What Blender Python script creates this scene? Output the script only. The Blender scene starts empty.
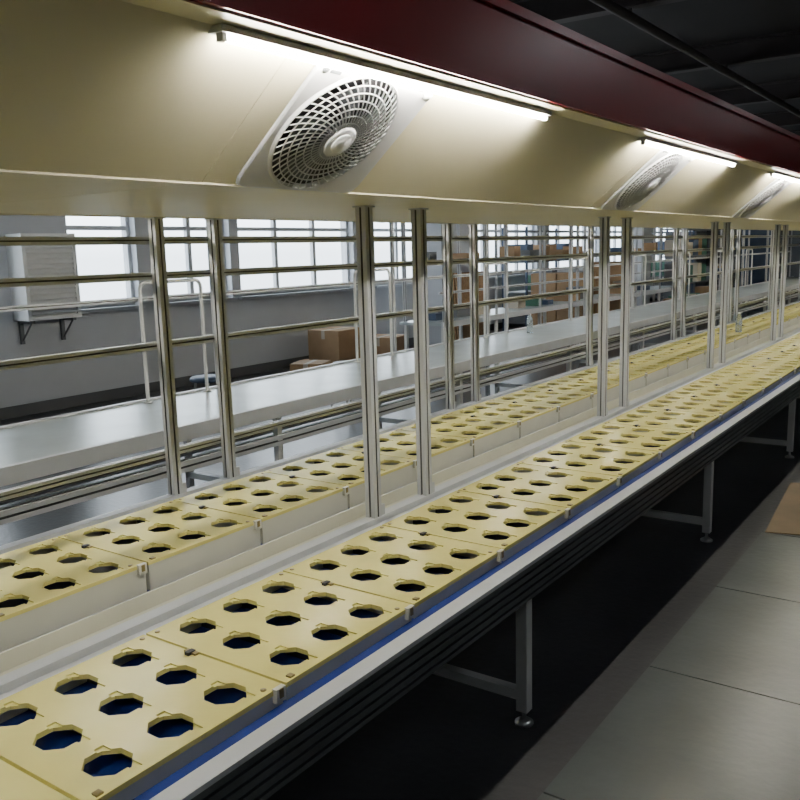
import bpy, bmesh, math, random
from mathutils import Vector, Matrix
random.seed(4)
CH=1.6   # camera height
# ------------------------------------------------------------ materials
def mat(name,col,rough=.5,metal=0.,var=.08,scale=6.,bump=0.,bscale=40.,spec=.5,emit=None,es=0.,stretch=None):
    m=bpy.data.materials.new(name); m.use_nodes=True
    nt=m.node_tree; b=nt.nodes['Principled BSDF']
    b.inputs['Roughness'].default_value=rough; b.inputs['Metallic'].default_value=metal
    b.inputs['Specular IOR Level'].default_value=spec
    tc=nt.nodes.new('ShaderNodeTexCoord'); src=tc.outputs['Object']
    if stretch:
        mp=nt.nodes.new('ShaderNodeMapping'); mp.inputs['Scale'].default_value=stretch
        nt.links.new(src,mp.inputs['Vector']); src=mp.outputs['Vector']
    n=nt.nodes.new('ShaderNodeTexNoise'); n.inputs['Scale'].default_value=scale; n.inputs['Detail'].default_value=4
    nt.links.new(src,n.inputs['Vector'])
    r=nt.nodes.new('ShaderNodeValToRGB')
    r.color_ramp.elements[0].position=.3; r.color_ramp.elements[1].position=.7
    r.color_ramp.elements[0].color=tuple(c*(1-var) for c in col)+(1,)
    r.color_ramp.elements[1].color=tuple(min(1,c*(1+var)) for c in col)+(1,)
    nt.links.new(n.outputs['Fac'],r.inputs['Fac']); nt.links.new(r.outputs['Color'],b.inputs['Base Color'])
    if bump>0:
        n2=nt.nodes.new('ShaderNodeTexNoise'); n2.inputs['Scale'].default_value=bscale
        nt.links.new(src,n2.inputs['Vector'])
        bp=nt.nodes.new('ShaderNodeBump'); bp.inputs['Strength'].default_value=bump; bp.inputs['Distance'].default_value=.01
        nt.links.new(n2.outputs['Fac'],bp.inputs['Height']); nt.links.new(bp.outputs['Normal'],b.inputs['Normal'])
    if emit:
        b.inputs['Emission Color'].default_value=emit+(1,); b.inputs['Emission Strength'].default_value=es
    return m
M={}
M['yellow']=mat('pallet_yellow_laminate',(.80,.725,.25),.22,0,.07,5)
M['cream']=mat('cream_painted_sheet',(.76,.70,.49),.40,0,.03,3)
M['palletside']=mat('pallet_side_cream',(.68,.67,.56),.4,0,.05,5)
M['red']=mat('red_painted_fascia',(.27,.010,.012),.30,0,.08,2)
M['alu']=mat('anodised_aluminium',(.56,.575,.60),.6,0,.03,8,spec=.3)
M['alu2']=mat('rail_aluminium',(.68,.70,.73),.36,.12,.04,8)
M['pslot']=mat('extrusion_slot_shadow_gap',(.10,.10,.105),.6,0,.05,8)
M['slot']=mat('dark_rail_side',(.13,.135,.145),.35,.6,.1,5)
M['white']=mat('white_powdercoat',(.74,.75,.74),.4,0,.04,5)
M['belt']=mat('blue_conveyor_belt',(.008,.028,.19),.5,0,.1,10)
M['galv']=mat('galvanised_table_top',(.50,.56,.57),.28,.35,.12,4)
M['fan']=mat('fan_grey_plastic',(.76,.76,.78),.4,0,.03,5)
M['fanlabel']=mat('fan_label_white',(.85,.85,.84),.4)
M['dark']=mat('dark_plastic',(.02,.02,.024),.5)
M['blade']=mat('fan_blade_plastic',(.13,.14,.15),.4)
M['brass']=mat('brass_clip',(.35,.28,.12),.35,.8)
M['floor']=mat('dark_painted_floor',(.055,.055,.060),.28,0,.25,1.2,.15,30)
M['mat']=mat('floor_tile_grey_green',(.085,.098,.100),.30,0,.20,2.2,.12,25)
M['wall']=mat('painted_wall',(.48,.50,.53),.8,0,.06,1.5)
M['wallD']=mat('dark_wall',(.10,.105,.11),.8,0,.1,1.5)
M['ceil']=mat('ceiling_dark',(.022,.018,.018),.85,0,.15,1)
M['beam']=mat('ceiling_beam',(.050,.040,.040),.7)
M['frame']=mat('window_frame_white',(.55,.57,.60),.5)
M['card']=mat('cardboard',(.34,.22,.12),.8,0,.12,4)
M['cardflat']=mat('flattened_cardboard',(.20,.145,.085),.8,0,.12,4)
M['carton']=mat('light_carton',(.48,.43,.35),.8,0,.1,4)
M['wood']=mat('pallet_wood',(.34,.21,.11),.75,0,.2,6,stretch=(1,6,6))
M['blue']=mat('blue_machine_paint',(.05,.08,.14),.45)
M['machine']=mat('machine_grey',(.13,.14,.15),.5)
M['green']=mat('green_plastic_crate',(.04,.13,.09),.5)
M['led']=mat('led_tube_lit',(.9,.9,.85),.4,emit=(1,.955,.82),es=205)
M['fluo']=mat('fluorescent_tube_lit',(.9,.9,.9),.4,emit=(.9,.95,1),es=34)
M['chrome']=mat('levelling_foot_steel',(.5,.5,.5),.3,.9)
g=bpy.data.materials.new('window_glass'); g.use_nodes=True; nt=g.node_tree; nt.nodes.clear()
o=nt.nodes.new('ShaderNodeOutputMaterial'); mx=nt.nodes.new('ShaderNodeMixShader'); t=nt.nodes.new('ShaderNodeBsdfTransparent'); gl=nt.nodes.new('ShaderNodeBsdfGlossy')
gl.inputs['Roughness'].default_value=.05; mx.inputs[0].default_value=.08
nt.links.new(t.outputs[0],mx.inputs[1]); nt.links.new(gl.outputs[0],mx.inputs[2]); nt.links.new(mx.outputs[0],o.inputs[0]); M['glass']=g
pl=bpy.data.materials.new('clear_bottle_plastic'); pl.use_nodes=True
b=pl.node_tree.nodes['Principled BSDF']; b.inputs['Base Color'].default_value=(.8,.9,.95,1); b.inputs['Transmission Weight'].default_value=.8; b.inputs['Roughness'].default_value=.1; M['bottle']=pl
# ------------------------------------------------------------ builder
class B:
    def __init__(s): s.v=[];s.f=[];s.m=[];s.s=[];s.mats=[]
    def mi(s,k):
        if k not in s.mats: s.mats.append(k)
        return s.mats.index(k)
    def add(s,vs,fs,k,sm=False):
        o=len(s.v); s.v+= [tuple(v) for v in vs]; i=s.mi(k)
        for f in fs: s.f.append([a+o for a in f]); s.m.append(i); s.s.append(sm)
    def box(s,x0,x1,y0,y1,z0,z1,k):
        vs=[(x,y,z) for x in(x0,x1) for y in(y0,y1) for z in(z0,z1)]
        s.add(vs,[(0,1,3,2),(4,6,7,5),(0,4,5,1),(2,3,7,6),(0,2,6,4),(1,5,7,3)],k)
    def ext(s,loop,ax,a0,a1,k,sm=False):
        n=len(loop)
        def P(p,a):
            if ax=='y': return (p[0],a,p[1])
            if ax=='z': return (p[0],p[1],a)
            return (a,p[0],p[1])
        vs=[P(p,a0) for p in loop]+[P(p,a1) for p in loop]
        s.add(vs,[(i,(i+1)%n,n+(i+1)%n,n+i) for i in range(n)],k,sm)
        s.add(vs,[tuple(range(n)),tuple(range(n,2*n))],k)
    def prof(s,cx,cy,ax,a0,a1,k='alu',h=.02):
        # square T-slot extrusion, slot faces coloured dark as painted-in shade
        g=h*.19; d=h*.45; L=[]
        for q in range(4):
            c,sn=[(1,0),(0,1),(-1,0),(0,-1)][q]
            for (x,y) in [(-h,-h),(-g,-h),(-g,-h+d),(g,-h+d),(g,-h)]:
                L.append((cx+x*c-y*sn, cy+x*sn+y*c))
        s.ext(L,ax,a0,a1,k)
        n=len(s.m); i=s.mi('pslot')
        for q in range(4):
            for e in (1,2,3): s.m[n-22+q*5+e]=i
    def tube(s,pts,r,k,n=12):
        pts=[Vector(p) for p in pts]; vs=[];up=None
        for i,p in enumerate(pts):
            if i==0:d=pts[1]-p
            elif i==len(pts)-1:d=p-pts[i-1]
            else:d=(pts[i+1]-p).normalized()+(p-pts[i-1]).normalized()
            d.normalize()
            if up is None:
                up=d.cross(Vector((0,0,1)) if abs(d.z)<.9 else Vector((1,0,0))).normalized()
            up=(up-d*up.dot(d)).normalized(); w=d.cross(up)
            for j in range(n):
                a=2*math.pi*j/n; vs.append(p+up*math.cos(a)*r+w*math.sin(a)*r)
        fs=[(i*n+j,i*n+(j+1)%n,(i+1)*n+(j+1)%n,(i+1)*n+j) for i in range(len(pts)-1) for j in range(n)]
        s.add(vs,fs,k,True); m=len(pts)
        s.add(vs,[tuple(range(n)),tuple(range((m-1)*n,m*n))],k)
    def lathe(s,c,prof,k,n=24):
        vs=[(c[0]+r*math.cos(2*math.pi*j/n),c[1]+r*math.sin(2*math.pi*j/n),c[2]+z) for r,z in prof for j in range(n)]
        fs=[(i*n+j,i*n+(j+1)%n,(i+1)*n+(j+1)%n,(i+1)*n+j) for i in range(len(prof)-1) for j in range(n)]
        s.add(vs,fs,k,True)
    def mesh(s,name,recalc=True):
        me=bpy.data.meshes.new(name); me.from_pydata(s.v,[],s.f)
        for k in s.mats: me.materials.append(M[k])
        for p,i,sm in zip(me.polygons,s.m,s.s): p.material_index=i; p.use_smooth=sm
        if recalc:
            bm=bmesh.new(); bm.from_mesh(me); bmesh.ops.recalc_face_normals(bm,faces=bm.faces); bm.to_mesh(me); bm.free()
        return me
    def obj(s,name,bevel=0,loc=(0,0,0)):
        o=bpy.data.objects.new(name,s.mesh(name)); bpy.context.collection.objects.link(o); o.location=loc
        if bevel:
            m=o.modifiers.new('bevel','BEVEL'); m.width=bevel; m.segments=2; m.limit_method='ANGLE'; m.angle_limit=math.radians(50)
        return o
def inst(name,me,loc,rot=(0,0,0)):
    o=bpy.data.objects.new(name,me); bpy.context.collection.objects.link(o); o.location=loc; o.rotation_euler=rot; return o
Y0,Y1=-1.4,24.0; PER=2.18
# ------------------------------------------------------------ room
WL=-8.4; WB=30.; WR=6.; WF=-4.; HC=4.3
b=B(); b.box(WL-.25,WR+.2,WF-.2,WB+.2,-.1,0,'floor'); b.obj('floor')
b=B(); b.box(WL-.25,WR+.2,WF-.2,WB+.2,HC,HC+.1,'ceil'); b.obj('ceiling')
wins=[(-2.5,-.2),(.4,2.6),(3.2,4.75),(5.72,6.62),(6.92,8.12),(8.28,10.75),(11.3,13.6),(14.3,17.2),(17.8,20.7),(21.3,24.2),(24.8,28.5)]
zb,zt=1.06,2.45
b=B(); b.box(WL-.25,WL,WF,WB,0,zb,'wall'); b.box(WL-.25,WL,WF,WB,zt,HC,'wall')
e=WF
for a,c in wins: b.box(WL-.25,WL,e,a,zb,zt,'wall'); e=c
b.box(WL-.25,WL,e,WB,zb,zt,'wall'); b.obj('wall_left')
for i,(a,c) in enumerate(wins):
    b=B(); x0,x1=WL-.16,WL-.10; t=.045
    b.box(x0,x1,a,c,zb,zb+t,'frame'); b.box(x0,x1,a,c,zt-t,zt,'frame'); b.box(x0,x1,a,a+t,zb+t,zt-t,'frame'); b.box(x0,x1,c-t,c,zb+t,zt-t,'frame')
    n=max(1,round((c-a)/.75))
    for j in range(1,n):
        y=a+(c-a)*j/n; b.box(x0,x1,y-.03,y+.03,zb+t,zt-t,'frame')
    b.box(x0+.005,x1-.005,a+t,c-t,1.93,1.98,'frame')
    b.box(WL-.135,WL-.13,a+t,c-t,zb+t,zt-t,'glass')
    b.box(WL-.1,WL+.05,a-.03,c+.03,zb-.04,zb,'frame')
    b.obj('window_%d'%(i+1))
b=B(); b.box(WL-.25,WR,WB,WB+.2,0,HC,'wallD'); b.obj('wall_back')
b=B(); b.box(WR,WR+.2,WF,WB,0,HC,'wallD'); b.obj('wall_right')
b=B(); b.box(WL-.25,WR,WF-.2,WF,0,HC,'wallD'); b.obj('wall_front')
b=B(); b.box(WL,WL+.015,WF,WB,0,.12,'wallD'); b.obj('baseboard_left')
for (x,y) in [(-7.4,11.8),(-7.4,20.5),(-7.4,3.0)]:
    b=B(); b.box(x-.28,x+.28,y-.28,y+.28,0,HC,'wall'); b.box(x-.3,x+.3,y-.3,y+.3,0,.12,'wallD'); b.obj('concrete_column',.01)
for k in range(9):
    y=-2+k*3.7; b=B()
    b.box(WL,WR,y-.09,y+.09,HC-.03,HC,'beam'); b.box(WL,WR,y-.015,y+.015,HC-.27,HC-.03,'beam'); b.box(WL,WR,y-.09,y+.09,HC-.3,HC-.27,'beam')
    b.obj('ceiling_beam')
b=B()
for x in (-5.6,-3.4,-.6): b.tube([(x,WF+.1,HC-.38),(x,WB-.1,HC-.38)],.05,'beam')
for k in range(9):
    for x in (-5.6,-3.4,-.6): b.box(x-.02,x+.02,-2+k*3.7-.02,-2+k*3.7+.02,HC-.38,HC-.28,'beam')
b.obj('ceiling_pipe_run')
for (x,y) in [(-4.6,9.0),(-6.4,13.5),(-6.2,4.5),(1.2,-.8),(1.6,3.2),(1.6,8.5),(.6,14),(-4.6,17.5)]:  # fixtures at positive x are unseen, added as fill from the aisle
    b=B(); z=HC-.62
    b.box(x-.07,x+.07,y-.65,y+.65,z,z+.05,'white')
    for q in (-.035,.035): b.tube([(x+q,y-.6,z-.02),(x+q,y+.6,z-.02)],.014,'fluo')
    b.box(x-.06,x+.06,y-.64,y-.61,z-.035,z,'white'); b.box(x-.06,x+.06,y+.61,y+.64,z-.035,z,'white')
    for q in(-.5,.5): b.tube([(x,y+q,z+.05),(x,y+q,HC)],.004,'dark',6)
    b.obj('ceiling_light_and_aisle_fill')
# floor tiles / aisle
b=B(); s=.93
for i in range(3):
    for j in range(30):
        x=-1.02+i*s; y=-1.6+j*s
        b.box(x+.004,x+s-.004,y+.004,y+s-.004,0.0,.006,'mat')
b.obj('aisle_floor_tiles')
b=B(); b.add([(-1.0,4.9,.007),(-.55,5.0,.007),(-.62,6.2,.007),(-1.08,6.0,.007),(-1.0,4.9,.012),(-.55,5.0,.016),(-.62,6.2,.012),(-1.08,6.0,.02)],
 [(0,3,2,1),(4,5,6,7),(0,1,5,4),(1,2,6,5),(2,3,7,6),(3,0,4,7)],'cardflat'); b.obj('flattened_cardboard_sheet')
# ------------------------------------------------------------ conveyors
def railloop(x0,x1,z0,z1,outer=+1):
    h=z1-z0; L=[(x0,z0)]; 
    L.append((x1,z0))
    for q in (.14,.36,.58,.80):
        zc=z0+h*q; L+=[(x1,zc-.004),(x1-.008,zc-.004),(x1-.008,zc+.005),(x1,zc+.005)]
    L+=[(x1,z1),(x0,z1)]
    if outer<0: L=[(x0+x1-x,z) for x,z in L]
    return L
def conveyor(name,xf,xb,beltz,railtop,railbot,side):
    b=B()
    b.box(xb,xf,Y0,Y1,beltz-.02,beltz,'belt')
    b.box(xb+.02,xf-.02,Y0+.05,Y1-.05,beltz-.10,beltz-.02,'slot')
    b.ext(railloop(xf,xf+.045,railbot,railtop-.012),'y',Y0,Y1,side)
    b.box(xf,xf+.05,Y0,Y1,railtop-.012,railtop,'alu2')
    b.ext(railloop(xb-.04,xb,railbot,railtop-.012,-1),'y',Y0,Y1,side)
    b.box(xb-.045,xb,Y0,Y1,railtop-.012,railtop,'alu2')
    k=-1
    while True:
        y=2.44+PER*k; k+=1
        if y>Y1: break
        for x in (xf-.03,xb+.03):
            b.box(x-.02,x+.02,y-.02,y+.02,.05,railbot+.05,'white')
            b.tube([(x,y,0.012),(x,y,.06)],.008,'chrome',8)
            b.lathe((x,y,0),[(0.001,0),(.032,0),(.032,.008),(.014,.02),(.001,.02)],'chrome',16)
        b.box(xb+.05,xf-.05,y-.018,y+.018,.09,.125,'white')
        b.box(xb+.05,xf-.05,y-.018,y+.018,railbot-.02,railbot+.03,'white')
    return b.obj(name)
conveyor('assembly_conveyor',-1.21,-1.765,.605,.628,.50,'slot')
conveyor('assembly_conveyor',-2.125,-2.69,.552,.575,.46,'palletside')
b=B(); b.box(-2.06,-1.87,Y0,Y1,.545,.552,'palletside'); b.box(-1.875,-1.87,Y0,Y1,.552,.60,'palletside'); b.box(-2.07,-2.065,Y0,Y1,.545,.60,'palletside')
k=-1
while 2.0+PER*k<Y1:
    y=2.0+PER*k; k+=1
    b.box(-2.0,-1.94,y-.03,y+.03,.0,.545,'white'); 
b.obj('cable_tray')
# pallets -------------------------------------------------
def boolean(ob,cut):
    m=ob.modifiers.new('b','BOOLEAN'); m.operation='DIFFERENCE'; m.object=cut; m.solver='EXACT'
    dg=bpy.context.evaluated_depsgraph_get(); me=bpy.data.meshes.new_from_object(ob.evaluated_get(dg))
    ob.modifiers.clear(); ob.data=me; bpy.data.objects.remove(cut)
def pallet_mesh(hgt,name):
    W,L=.485,.507; hx,hy=W/2,L/2
    b=B(); b.box(-hx,hx,-hy,hy,-.012,0,'yellow'); pl=b.obj('tmp')
    r=.045; c1=B(); c2=B()
    for i in(-1,0,1):
        for j in(-1,0,1):
            cx,cy=i*.160,j*.153
            q=r*math.tan(math.pi/8)
            L8=[(cx+r*1.05,cy-q),(cx+r*1.05,cy+q),(cx+q,cy+r),(cx-q,cy+r),(cx-r*1.05,cy+q),(cx-r*1.05,cy-q),(cx-q,cy-r),(cx+q,cy-r)]
            c1.ext(L8,'z',-.03,.02,'dark')
            x0,x1,y0,y1=cx-.058,cx+.064,cy+.010,cy+.032; c2.ext([(x0,y0),(x1,y0),(x1,y1),(x0,y1)],'z',-.004,.02,'dark')
    boolean(pl,c1.obj('c1')); boolean(pl,c2.obj('c2'))
    me=pl.data
    bm=bmesh.new(); bm.from_mesh(me)
    for f in bm.faces: f.material_index=0
    me.materials.clear(); me.materials.append(M['yellow'])
    bm.to_mesh(me); bm.free()
    s=B(); t=.014; zt_=-.012; zb_=-hgt
    s.box(-hx+.003,-hx+t,-hy+.003,hy-.003,zb_,zt_,'palletside'); s.box(hx-t,hx-.003,-hy+.003,hy-.003,zb_,zt_,'palletside')
    s.box(-hx+t,hx-t,-hy+.003,-hy+t,zb_,zt_,'palletside'); s.box(-hx+t,hx-t,hy-t,hy-.003,zb_,zt_,'palletside')
    s.box(-hx+t,hx-t,-.082,-.072,zb_,zt_,'dark'); s.box(-hx+t,hx-t,.072,.082,zb_,zt_,'dark')
    s.box(-.075,-.035,hy-.012,hy+.001,0,.005,'brass'); s.box(-.062,-.048,hy-.022,hy+.001,.0,.008,'dark')
    s.box(hx-.003,hx+.010,hy-.035,hy-.005,-.030,.003,'palletside'); s.box(hx-.003,hx+.012,hy-.026,hy-.014,-.02,.001,'brass')
    s.box(hx-.02,hx-.005,-hy+.02,-hy+.035,0,.004,'brass')
    for (px,py) in [(-hx+.02,-hy+.02),(-hx+.02,hy-.02),(hx-.02,hy-.045)]:
        s.lathe((px,py,0),[(.007,0),(.007,.002),(.001,.002)],'brass',10)
    sm=s.obj('tmp2')
    bm=bmesh.new(); bm.from_mesh(pl.data)
    mats=[M['yellow']]+[mm for mm in sm.data.materials]
    bm2=bmesh.new(); bm2.from_mesh(sm.data)
    for f in bm2.faces: f.material_index+=1
    tmp=bpy.data.meshes.new('t'); bm2.to_mesh(tmp); bm2.free(); bm.from_mesh(tmp)
    out=bpy.data.meshes.new(name); bm.to_mesh(out); bm.free()
    for mm in mats: out.materials.append(mm)
    bpy.data.objects.remove(pl); bpy.data.objects.remove(sm)
    return out
pmA=pallet_mesh(.0448,'pallet_front'); pmB=pallet_mesh(.0978,'pallet_rear')
y=1.568-.515*5
while y<Y1-.3:
    inst('assembly_pallet',pmA,(-1.505,y,.650)); y+=.515
y=1.40-.515*5
while y<Y1-.3:
    inst('assembly_pallet',pmB,(-2.412,y,.650)); y+=.515
# ------------------------------------------------------------ aluminium post frames
CANZ=CH+.158
def frame_run(name,X,offs,base,rails):
    b=B()
    b.box(X-.022,X+.022,Y0,Y1,base-.05,base,'alu2')
    k=-1
    while offs[0]+PER*k<Y1-.5:
        for o_ in offs:
            y=o_+PER*k; b.prof(X,y,'z',base,CANZ,'alu',.021)
            b.box(X-.026,X+.026,y-.03,y+.03,CANZ-.005,CANZ,'alu')
            b.box(X-.018,X+.018,y-.02,y+.02,0,base-.05,'white')
            b.box(X+.0,X+.018,y+.021,y+.045,base,base+.04,'alu')
        k+=1
    for z in rails: b.prof(X-.037,z,'y',Y0,Y1-.4,'alu2',.015)
    b.obj(name)
frame_run('aluminium_post_frame',-1.84,(2.42,2.76),.645,[])
frame_run('aluminium_post_frame',-2.775,(2.29,2.60),.63,[.80,1.25,1.53,1.67])
def bracket(X,ya,yb,zt_,zb_):
    b=B(); r=.05; P=[]
    P.append((X,ya,zb_))
    for a in range(0,91,15):
        t=math.radians(a); P.append((X,ya+r-r*math.cos(t),zt_-r+r*math.sin(t)))
    for a in range(0,91,15):
        t=math.radians(a); P.append((X,yb-r+r*math.sin(t),zt_-r+r*math.cos(t)))
    P.append((X,yb,zb_))
    b.tube(P,.012,'white',10)
    for yy in (ya,yb): b.lathe((X,yy,zb_),[(.03,0),(.03,.006),(.012,.008)],'white',14)
    b.obj('tube_tool_hanger')
k=0
while 2.42+PER*k<18:
    bracket(-4.44,3.50+PER*k,4.00+PER*k,1.45,.691); k+=1
# ------------------------------------------------------------ hood
b=B(); z=CH
sec=[(-1.48,z+.161),(-1.19,z+.405),(-1.125,z+.408),(-1.125,z+.60),(-3.155,z+.60),(-3.155,z+.408),(-3.09,z+.405),(-2.80,z+.161)]
y=1.355-2*PER
while y<Y1:
    b.ext(sec,'y',y+.001,y+PER-.001,'cream'); y+=PER
inner=[(-1.485,z+.166),(-1.20,z+.408),(-1.13,z+.412),(-1.13,z+.59),(-3.15,z+.59),(-3.15,z+.412),(-3.08,z+.408),(-2.795,z+.166)]
b.ext(inner,'y',1.355-2*PER+.01,Y1,'slot')
ya=1.355-2*PER
for sx in (1,-1):
    xa,xb_=(-1.125,-1.112) if sx>0 else (-3.168,-3.155)
    b.box(xa,xb_,ya,Y1+1,z+.412,z+.625,'red')
    b.box(min(xa,xb_)-.012,max(xa,xb_)+.012,ya,Y1+1,z+.600,z+.625,'red')
b.box(-1.50,-1.478,ya,Y1,z+.158,z+.166,'cream'); b.box(-2.802,-2.78,ya,Y1,z+.158,z+.166,'cream')
b.obj('lighting_hood')
k=-1
while 1.16+PER*k<Y1-2:
    for xx,sg in ((-1.185,1),(-3.095,-1)):
        b=B(); y0=1.16+PER*k; y1=y0+1.31
        b.box(xx-.018,xx+.018,y0-.02,y1+.02,CH+.392,CH+.404,'fanlabel')
        b.tube([(xx+.004*sg,y0,CH+.385),(xx+.004*sg,y1,CH+.385)],.007,'led',12)
        for q in (y0-.012,y1): b.box(xx-.006,xx+.010,q,q+.012,CH+.378,CH+.392,'fanlabel')
        b.obj('led_tube_light')
    k+=1
# ------------------------------------------------------------ box fan (recessed, nearly flush)
def fan_mesh():
    b=B(); hu,hv=.222,.187; dp=.008; R=.172; N=80
    def outer(a,ins=0):
        c,s_=math.cos(a),math.sin(a); p=18
        k=1/((abs(c/(hu-ins))**p+abs(s_/(hv-ins))**p)**(1/p)); return (c*k,s_*k)
    cu=-.022
    rings=[]
    A=[2*math.pi*i/N for i in range(N)]
    rings.append([(*outer(a),0) for a in A]); rings.append([(*outer(a),dp-.003) for a in A]); rings.append([(*outer(a,.004),dp) for a in A])
    rings.append([(cu+(R+.009)*math.cos(a),(R+.009)*math.sin(a),dp) for a in A])
    rings.append([(cu+(R+.005)*math.cos(a),(R+.005)*math.sin(a),dp+.007) for a in A])
    rings.append([(cu+R*math.cos(a),R*math.sin(a),dp+.006) for a in A])
    rings.append([(cu+(R-.002)*math.cos(a),(R-.002)*math.sin(a),.002) for a in A])
    vs=[v for r in rings for v in r]
    b.add(vs,[(i*N+j,i*N+(j+1)%N,(i+1)*N+(j+1)%N,(i+1)*N+j) for i in range(6) for j in range(N)],'fan',False)
    b.add([v for v in rings[6]],[tuple(range(N))],'dark')
    def dome(r): return dp+.006+.018*(1-(r/R)**2)
    for r in (.056,.076,.096,.116,.136,.155):
        b.tube([(cu+r*math.cos(2*math.pi*i/48),r*math.sin(2*math.pi*i/48),dome(r)) for i in range(49)],.0018,'fan',5)
    for i in range(48):
        a0=2*math.pi*i/48; P=[]
        for q in range(6):
            r=.045+(R-.045)*q/5; a=a0+.45*(q/5)**1.2
            P.append((cu+r*math.cos(a),r*math.sin(a),dome(r)))
        b.tube(P,.0020,'fan',4)
    b.lathe((cu,0,0),[(.046,dome(.05)-.006),(.046,dome(.05)+.002),(.040,dome(.05)+.006),(.001,dome(.05)+.008)],'fan',28)
    b.lathe((cu,0,0),[(.028,dome(.05)+.0065),(.028,dome(.05)+.0095),(.001,dome(.05)+.010)],'fanlabel',28)
    b.lathe((cu,0,0),[(.036,.003),(.036,.013),(.001,.014)],'blade',20)
    for i in range(5):
        a0=2*math.pi*i/5; vs=[]
        for q in range(5):
            r=.034+(.120)*q/4
            vs.append((cu+r*math.cos(a0+.1*q),r*math.sin(a0+.1*q),.004)); vs.append((cu+r*math.cos(a0+.65+.12*q),r*math.sin(a0+.65+.12*q),.011))
        b.add(vs,[(2*q,2*q+1,2*q+3,2*q+2) for q in range(4)],'blade',True)
    for (kx,ky) in ((hu-.026,hv-.030),):
        b.lathe((kx,ky,0),[(.013,dp),(.013,dp+.008),(.001,dp+.009)],'fanlabel',16)
    b.box(hu-.070,hu-.048,hv-.020,hv-.012,dp,dp+.0015,'dark')
    b.lathe((-hu+.028,hv-.024,0),[(.010,dp),(.010,dp+.0012),(.001,dp+.0012)],'machine',16)
    b.box(-hu+.044,-hu+.078,hv-.030,hv-.022,dp,dp+.0012,'machine')
    return b.mesh('box_fan')
fm=fan_mesh()
u=Vector((0,1,0)); v=Vector((.765,0,.644)).normalized(); w=Vector((v.z,0,-v.x))
def place_fan(y,mirror=False):
    o=bpy.data.objects.new('box_fan',fm); bpy.context.collection.objects.link(o)
    if mirror:
        vv=Vector((-v.x,0,v.z)); ww=Vector((-w.x,0,w.z)); c=Vector((-4.28+1.335,y,CH+.283))+ww*.001; uu=vv.cross(ww)
    else:
        vv=v; ww=w; c=Vector((-1.335,y,CH+.283))+w*.001; uu=u
    m=Matrix((uu,vv,ww)).transposed().to_4x4(); m.translation=c; o.matrix_world=m
k=-1
while 1.665+PER*k<Y1-2:
    place_fan(1.665+PER*k); place_fan(1.665+PER*k,True); k+=1
# ------------------------------------------------------------ third line: metal work table
b=B(); xa,xb_=-4.5,-3.62; zt_=.69
b.box(xb_-.88,xb_,Y0,Y1,zt_-.03,zt_,'galv')
b.box(xb_,xb_+.035,Y0,Y1,zt_-.07,zt_+.012,'alu2'); b.box(xa-.035,xa,Y0,Y1,zt_-.07,zt_+.012,'alu2')
b.prof(xb_-.02,.47,'y',Y0,Y1,'alu2',.03)
b.prof(xa+.02,.30,'y',Y0,Y1,'alu2',.022)
k=-1
while 1.6+PER*k<Y1:
    y=1.6+PER*k; k+=1
    for x in (xb_-.02,xa+.02):
        b.box(x-.02,x+.02,y+.03,y+.07,.0,zt_-.03,'white')
    b.box(xa,xb_,y+.03,y+.07,.12,.16,'white')
b.obj('metal_work_table')
b=B(); X=-4.57; k=-1; b.prof(X,.66,'y',Y0,Y1,'alu2',.02)
while 1.6+PER*k<Y1:
    y=1.6+PER*k; k+=1; b.prof(X,y,'z',0,2.12,'alu'); b.prof(X,y+.45,'z',.68,2.12,'alu',.014)
for zz in (1.02,1.34,1.72,2.12): b.prof(X-.034,zz,'y',Y0,Y1,'alu2',.014)
b.obj('aluminium_rack_frame')
b=B(); xa,xb_=-6.05,-5.45; ys=8.6
b.box(xa,xb_,ys,18.0,.72,.75,'galv'); b.box(xb_,xb_+.03,ys,18.0,.69,.76,'alu2'); b.box(xa,xa+.3,ys,18.0,1.42,1.44,'alu2')
y=ys+.1
while y<18:
    for x in (xa+.03,xb_-.03): b.box(x-.02,x+.02,y-.02,y+.02,0,.72,'white')
    b.box(xa,xb_,y-.015,y+.015,.2,.24,'white'); b.prof(xa+.02,y,'z',.75,2.0,'alu'); b.prof(xb_-.02,y,'z',.75,2.0,'alu',.014)
    b.box(xa,xb_,y-.015,y+.015,1.97,2.0,'alu'); y+=1.3
b.prof(xa+.02,2.02,'y',ys,18,'alu2',.018); b.prof(xb_-.02,1.1,'y',ys,18,'alu2',.014)
y=ys+.3
while y<17.4:
    w_=random.uniform(.15,.4)
    if random.random()<.5: b.box(xa+.08,xa+.08+random.uniform(.2,.35),y,y+w_,.75,.75+random.uniform(.06,.22),random.choice(['blue','machine','carton','card','green','machine']))
    if random.random()<.35: b.box(xa+.02,xa+.26,y,y+w_*.8,1.44,1.44+random.uniform(.08,.2),random.choice(['blue','machine','card']))
    y+=w_+random.uniform(.05,.3)
b.obj('assembly_workbench')
for (x,y) in ((-4.2,8.42),(-2.32,9.6)):
    zb_=.691 if x<-3 else .652
    b=B(); b.lathe((x,y,zb_),[(.001,.001),(.032,.001),(.034,.01),(.034,.06),(.031,.075),(.034,.09),(.034,.14),(.026,.17),(.013,.195),(.013,.2)],'bottle',20)
    b.lathe((x,y,zb_),[(.015,.197),(.015,.215),(.001,.216)],'white',16); b.obj('plastic_water_bottle')
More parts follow.
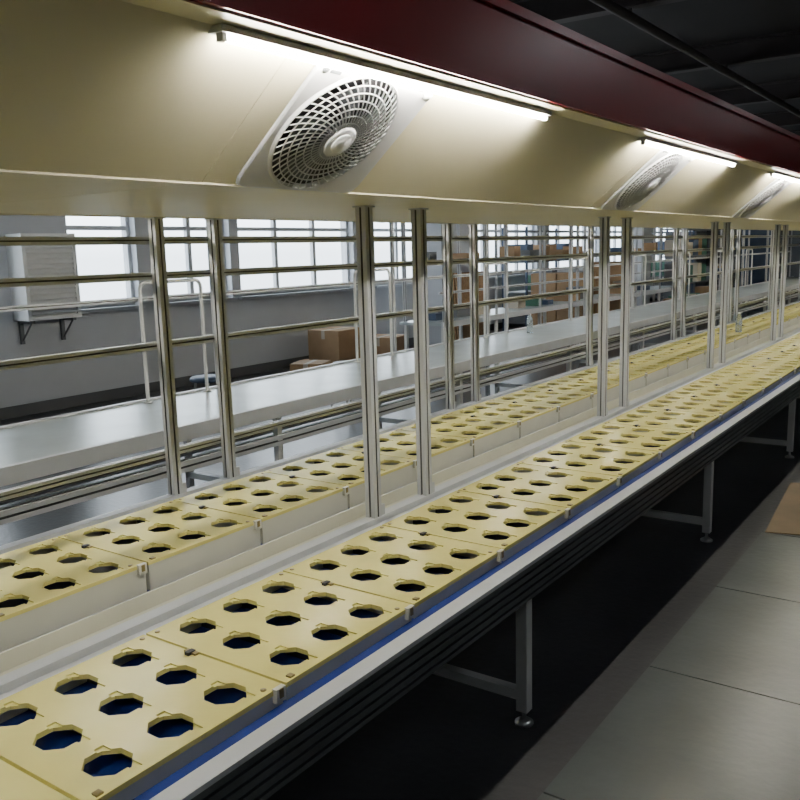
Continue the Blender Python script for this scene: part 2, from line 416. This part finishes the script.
# ------------------------------------------------------------ storage clutter
def carton(x,y,z,sx,sy,sz,k='card',rz=0):
    b=B(); b.box(-sx/2,sx/2,-sy/2,sy/2,0,sz,k)
    b.box(-.03,.03,-sy/2-.001,sy/2+.001,sz-.12,sz+.001,'carton')
    b.box(-sx/2,sx/2,-.003,.003,sz,sz+.002,'dark')
    o=b.obj('cardboard_box',.004,(x,y,z)); o.rotation_euler=(0,0,rz)
def wpallet(x,y,z=0):
    b=B()
    for i in range(7): b.box(-.6,.6,-.5+i*.155,-.5+i*.155+.1,.11,.13,'wood')
    for xx in(-.6,-.05,.5): b.box(xx,xx+.1,-.5,.53,.02,.11,'wood'); b.box(xx,xx+.1,-.5,.53,0,.02,'wood')
    b.obj('wooden_pallet',0,(x,y,z))
wpallet(-7.5,9.6); wpallet(-6.8,15.2); wpallet(-6.8,17.2)
carton(-7.7,9.4,.132,.55,.6,.42); carton(-7.15,9.8,.132,.5,.5,.30,'card',.2)
carton(-6.9,7.9,0,.4,.4,.3,'card',.4)
for i in range(2):
    for j in range(3): carton(-7.06+i*.53,15.0,.132+j*.334,.5,.6,.328,'card',0)
for j in range(3): carton(-6.8,17.2,.132+j*.384,.8,.7,.378,'card',.03*j)
b=B(); 
for i in range(3):
    o_=i*.05; x=-6.95+o_; xt=-7.06+o_; b.add([(x,11.4,0),(x,12.3,0),(xt,12.3,1.25),(xt,11.4,1.25),(x+.02,11.4,0),(x+.02,12.3,0),(xt+.02,12.3,1.25),(xt+.02,11.4,1.25)],
     [(0,1,2,3),(4,7,6,5),(0,4,5,1),(1,5,6,2),(2,6,7,3),(3,7,4,0)],'wood')
b.obj('plywood_sheets')
def rack(x,y,n=4,L=2.0,D=.5,H=2.0):
    b=B()
    for xx in(-D/2,D/2):
        for yy in(-L/2,L/2): b.box(xx-.02,xx+.02,yy-.02,yy+.02,0,H,'blue')
    for i in range(n):
        z=.15+i*(H-.25)/(n-1); b.box(-D/2,D/2,-L/2,L/2,z,z+.03,'machine')
        yy=-L/2+.08
        while yy<L/2-.35 and i<n-1:
            w_=random.uniform(.25,.42); h=random.uniform(.2,.42)
            if random.random()<.85: b.box(-D/2+.04,D/2-.04,yy,yy+w_-.03,z+.03,z+.03+h,random.choice(['card','machine','carton','green','blue','machine']))
            yy+=w_
    b.obj('storage_rack',.003,(x,y,0))
rack(-5.9,19.6); rack(-5.9,21.9); rack(-7.8,16.2,L=2.4); rack(-7.8,24.5,L=2.4); rack(-5.6,26)
def cabinet(x,y,H,k):
    b=B(); b.box(-.4,.4,-.45,.45,.08,H,k); b.box(-.36,.36,-.41,.41,0,.08,'dark')
    b.box(.4,.415,-.42,-.01,.12,H-.5,'machine'); b.box(.4,.415,.01,.42,.12,H-.5,'machine')
    b.box(.4,.41,-.3,.3,H-.4,H-.12,'dark'); b.box(.415,.44,-.05,-.035,H*.4,H*.4+.15,'chrome'); b.box(.415,.44,.035,.05,H*.4,H*.4+.15,'chrome')
    b.tube([(0,0,H),(0,0,H+.25)],.03,'machine'); b.lathe((0,0,H+.25),[(.04,0),(.04,.12),(.001,.12)],'green',14)
    b.obj('machine_cabinet',.006,(x,y,0))
cabinet(-6.9,22.8,1.9,'machine'); cabinet(-5.4,24.1,2.1,'blue'); cabinet(-4.9,28.2,2.2,'machine')
# evaporative cooler with louvres on the window wall
b=B(); x0,x1=WL+.002,WL+.28; a,c=5.00,5.62; z0,z1=1.0,1.88
b.box(x0,x1-.03,a,c,z0,z1,'white')
for (p,q,r_,s_) in ((a,a+.04,z0,z1),(c-.04,c,z0,z1)): b.box(x1-.03,x1,p,q,r_,s_,'white')
b.box(x1-.03,x1,a+.04,c-.04,z0,z0+.04,'white'); b.box(x1-.03,x1,a+.04,c-.04,z1-.04,z1,'white')
for i in range(15):
    zz=z0+.06+i*.052; b.add([(x1-.028,a+.04,zz+.034),(x1-.028,c-.04,zz+.034),(x1+.006,c-.04,zz),(x1+.006,a+.04,zz),(x1-.028,a+.04,zz+.038),(x1-.028,c-.04,zz+.038),(x1+.006,c-.04,zz+.004),(x1+.006,a+.04,zz+.004)],
     [(0,1,2,3),(4,7,6,5),(0,4,5,1),(1,5,6,2),(2,6,7,3),(3,7,4,0)],'white')
for q in (a+.05,c-.09):
    b.box(x0,x1-.03,q,q+.04,z0-.03,z0,'machine'); b.box(x0,x0+.03,q,q+.04,z0-.25,z0-.03,'machine')
    b.tube([(x0+.02,q+.02,z0-.22),(x1-.06,q+.02,z0-.02)],.01,'machine',8)
b.obj('louvred_air_cooler')
for (x,y) in ((-6.2,5.6),(-5.6,7.0)):
    b=B(); b.lathe((0,0,0),[(.001,.43),(.16,.43),(.17,.44),(.17,.46),(.15,.475),(.001,.475)],'blue',24)
    for i in range(4):
        a_=math.pi/4+i*math.pi/2; b.tube([(.11*math.cos(a_),.11*math.sin(a_),.43),(.19*math.cos(a_),.19*math.sin(a_),0)],.012,'chrome',8)
    b.tube([(.15*math.cos(t/12*math.pi),.15*math.sin(t/12*math.pi),.2) for t in range(25)],.007,'chrome',6)
    b.obj('round_stool',0,(x,y,0))
# ------------------------------------------------------------ world
w_=bpy.data.worlds.new('outdoor_sky'); bpy.context.scene.world=w_; w_.use_nodes=True; nt=w_.node_tree
bg=nt.nodes['Background']; tc=nt.nodes.new('ShaderNodeTexCoord'); sp=nt.nodes.new('ShaderNodeSeparateXYZ'); cr=nt.nodes.new('ShaderNodeValToRGB')
nt.links.new(tc.outputs['Generated'],sp.inputs[0]); nt.links.new(sp.outputs['Z'],cr.inputs[0]); nt.links.new(cr.outputs[0],bg.inputs[0])
cr.color_ramp.elements[0].position=0.; cr.color_ramp.elements[0].color=(.50,.57,.63,1)
cr.color_ramp.elements[1].position=.05; cr.color_ramp.elements[1].color=(.82,.92,1,1)
bg.inputs[1].default_value=8.0
# ------------------------------------------------------------ camera
f=Vector((612,165,-860)).normalized(); a=-.027
bz=(612*a+165)/860; up=Vector((a,1,bz)).normalized(); up=(up-f*up.dot(f)).normalized(); r=f.cross(up)
cam=bpy.data.cameras.new('camera'); co=bpy.data.objects.new('camera',cam); bpy.context.collection.objects.link(co)
m=Matrix(((r.x,r.y,r.z,0),(f.x,f.y,f.z,0),(up.x,up.y,up.z,CH),(0,0,0,1)))
co.matrix_world=m; cam.sensor_width=36; cam.lens=38.7; cam.clip_start=.02
bpy.context.scene.camera=co
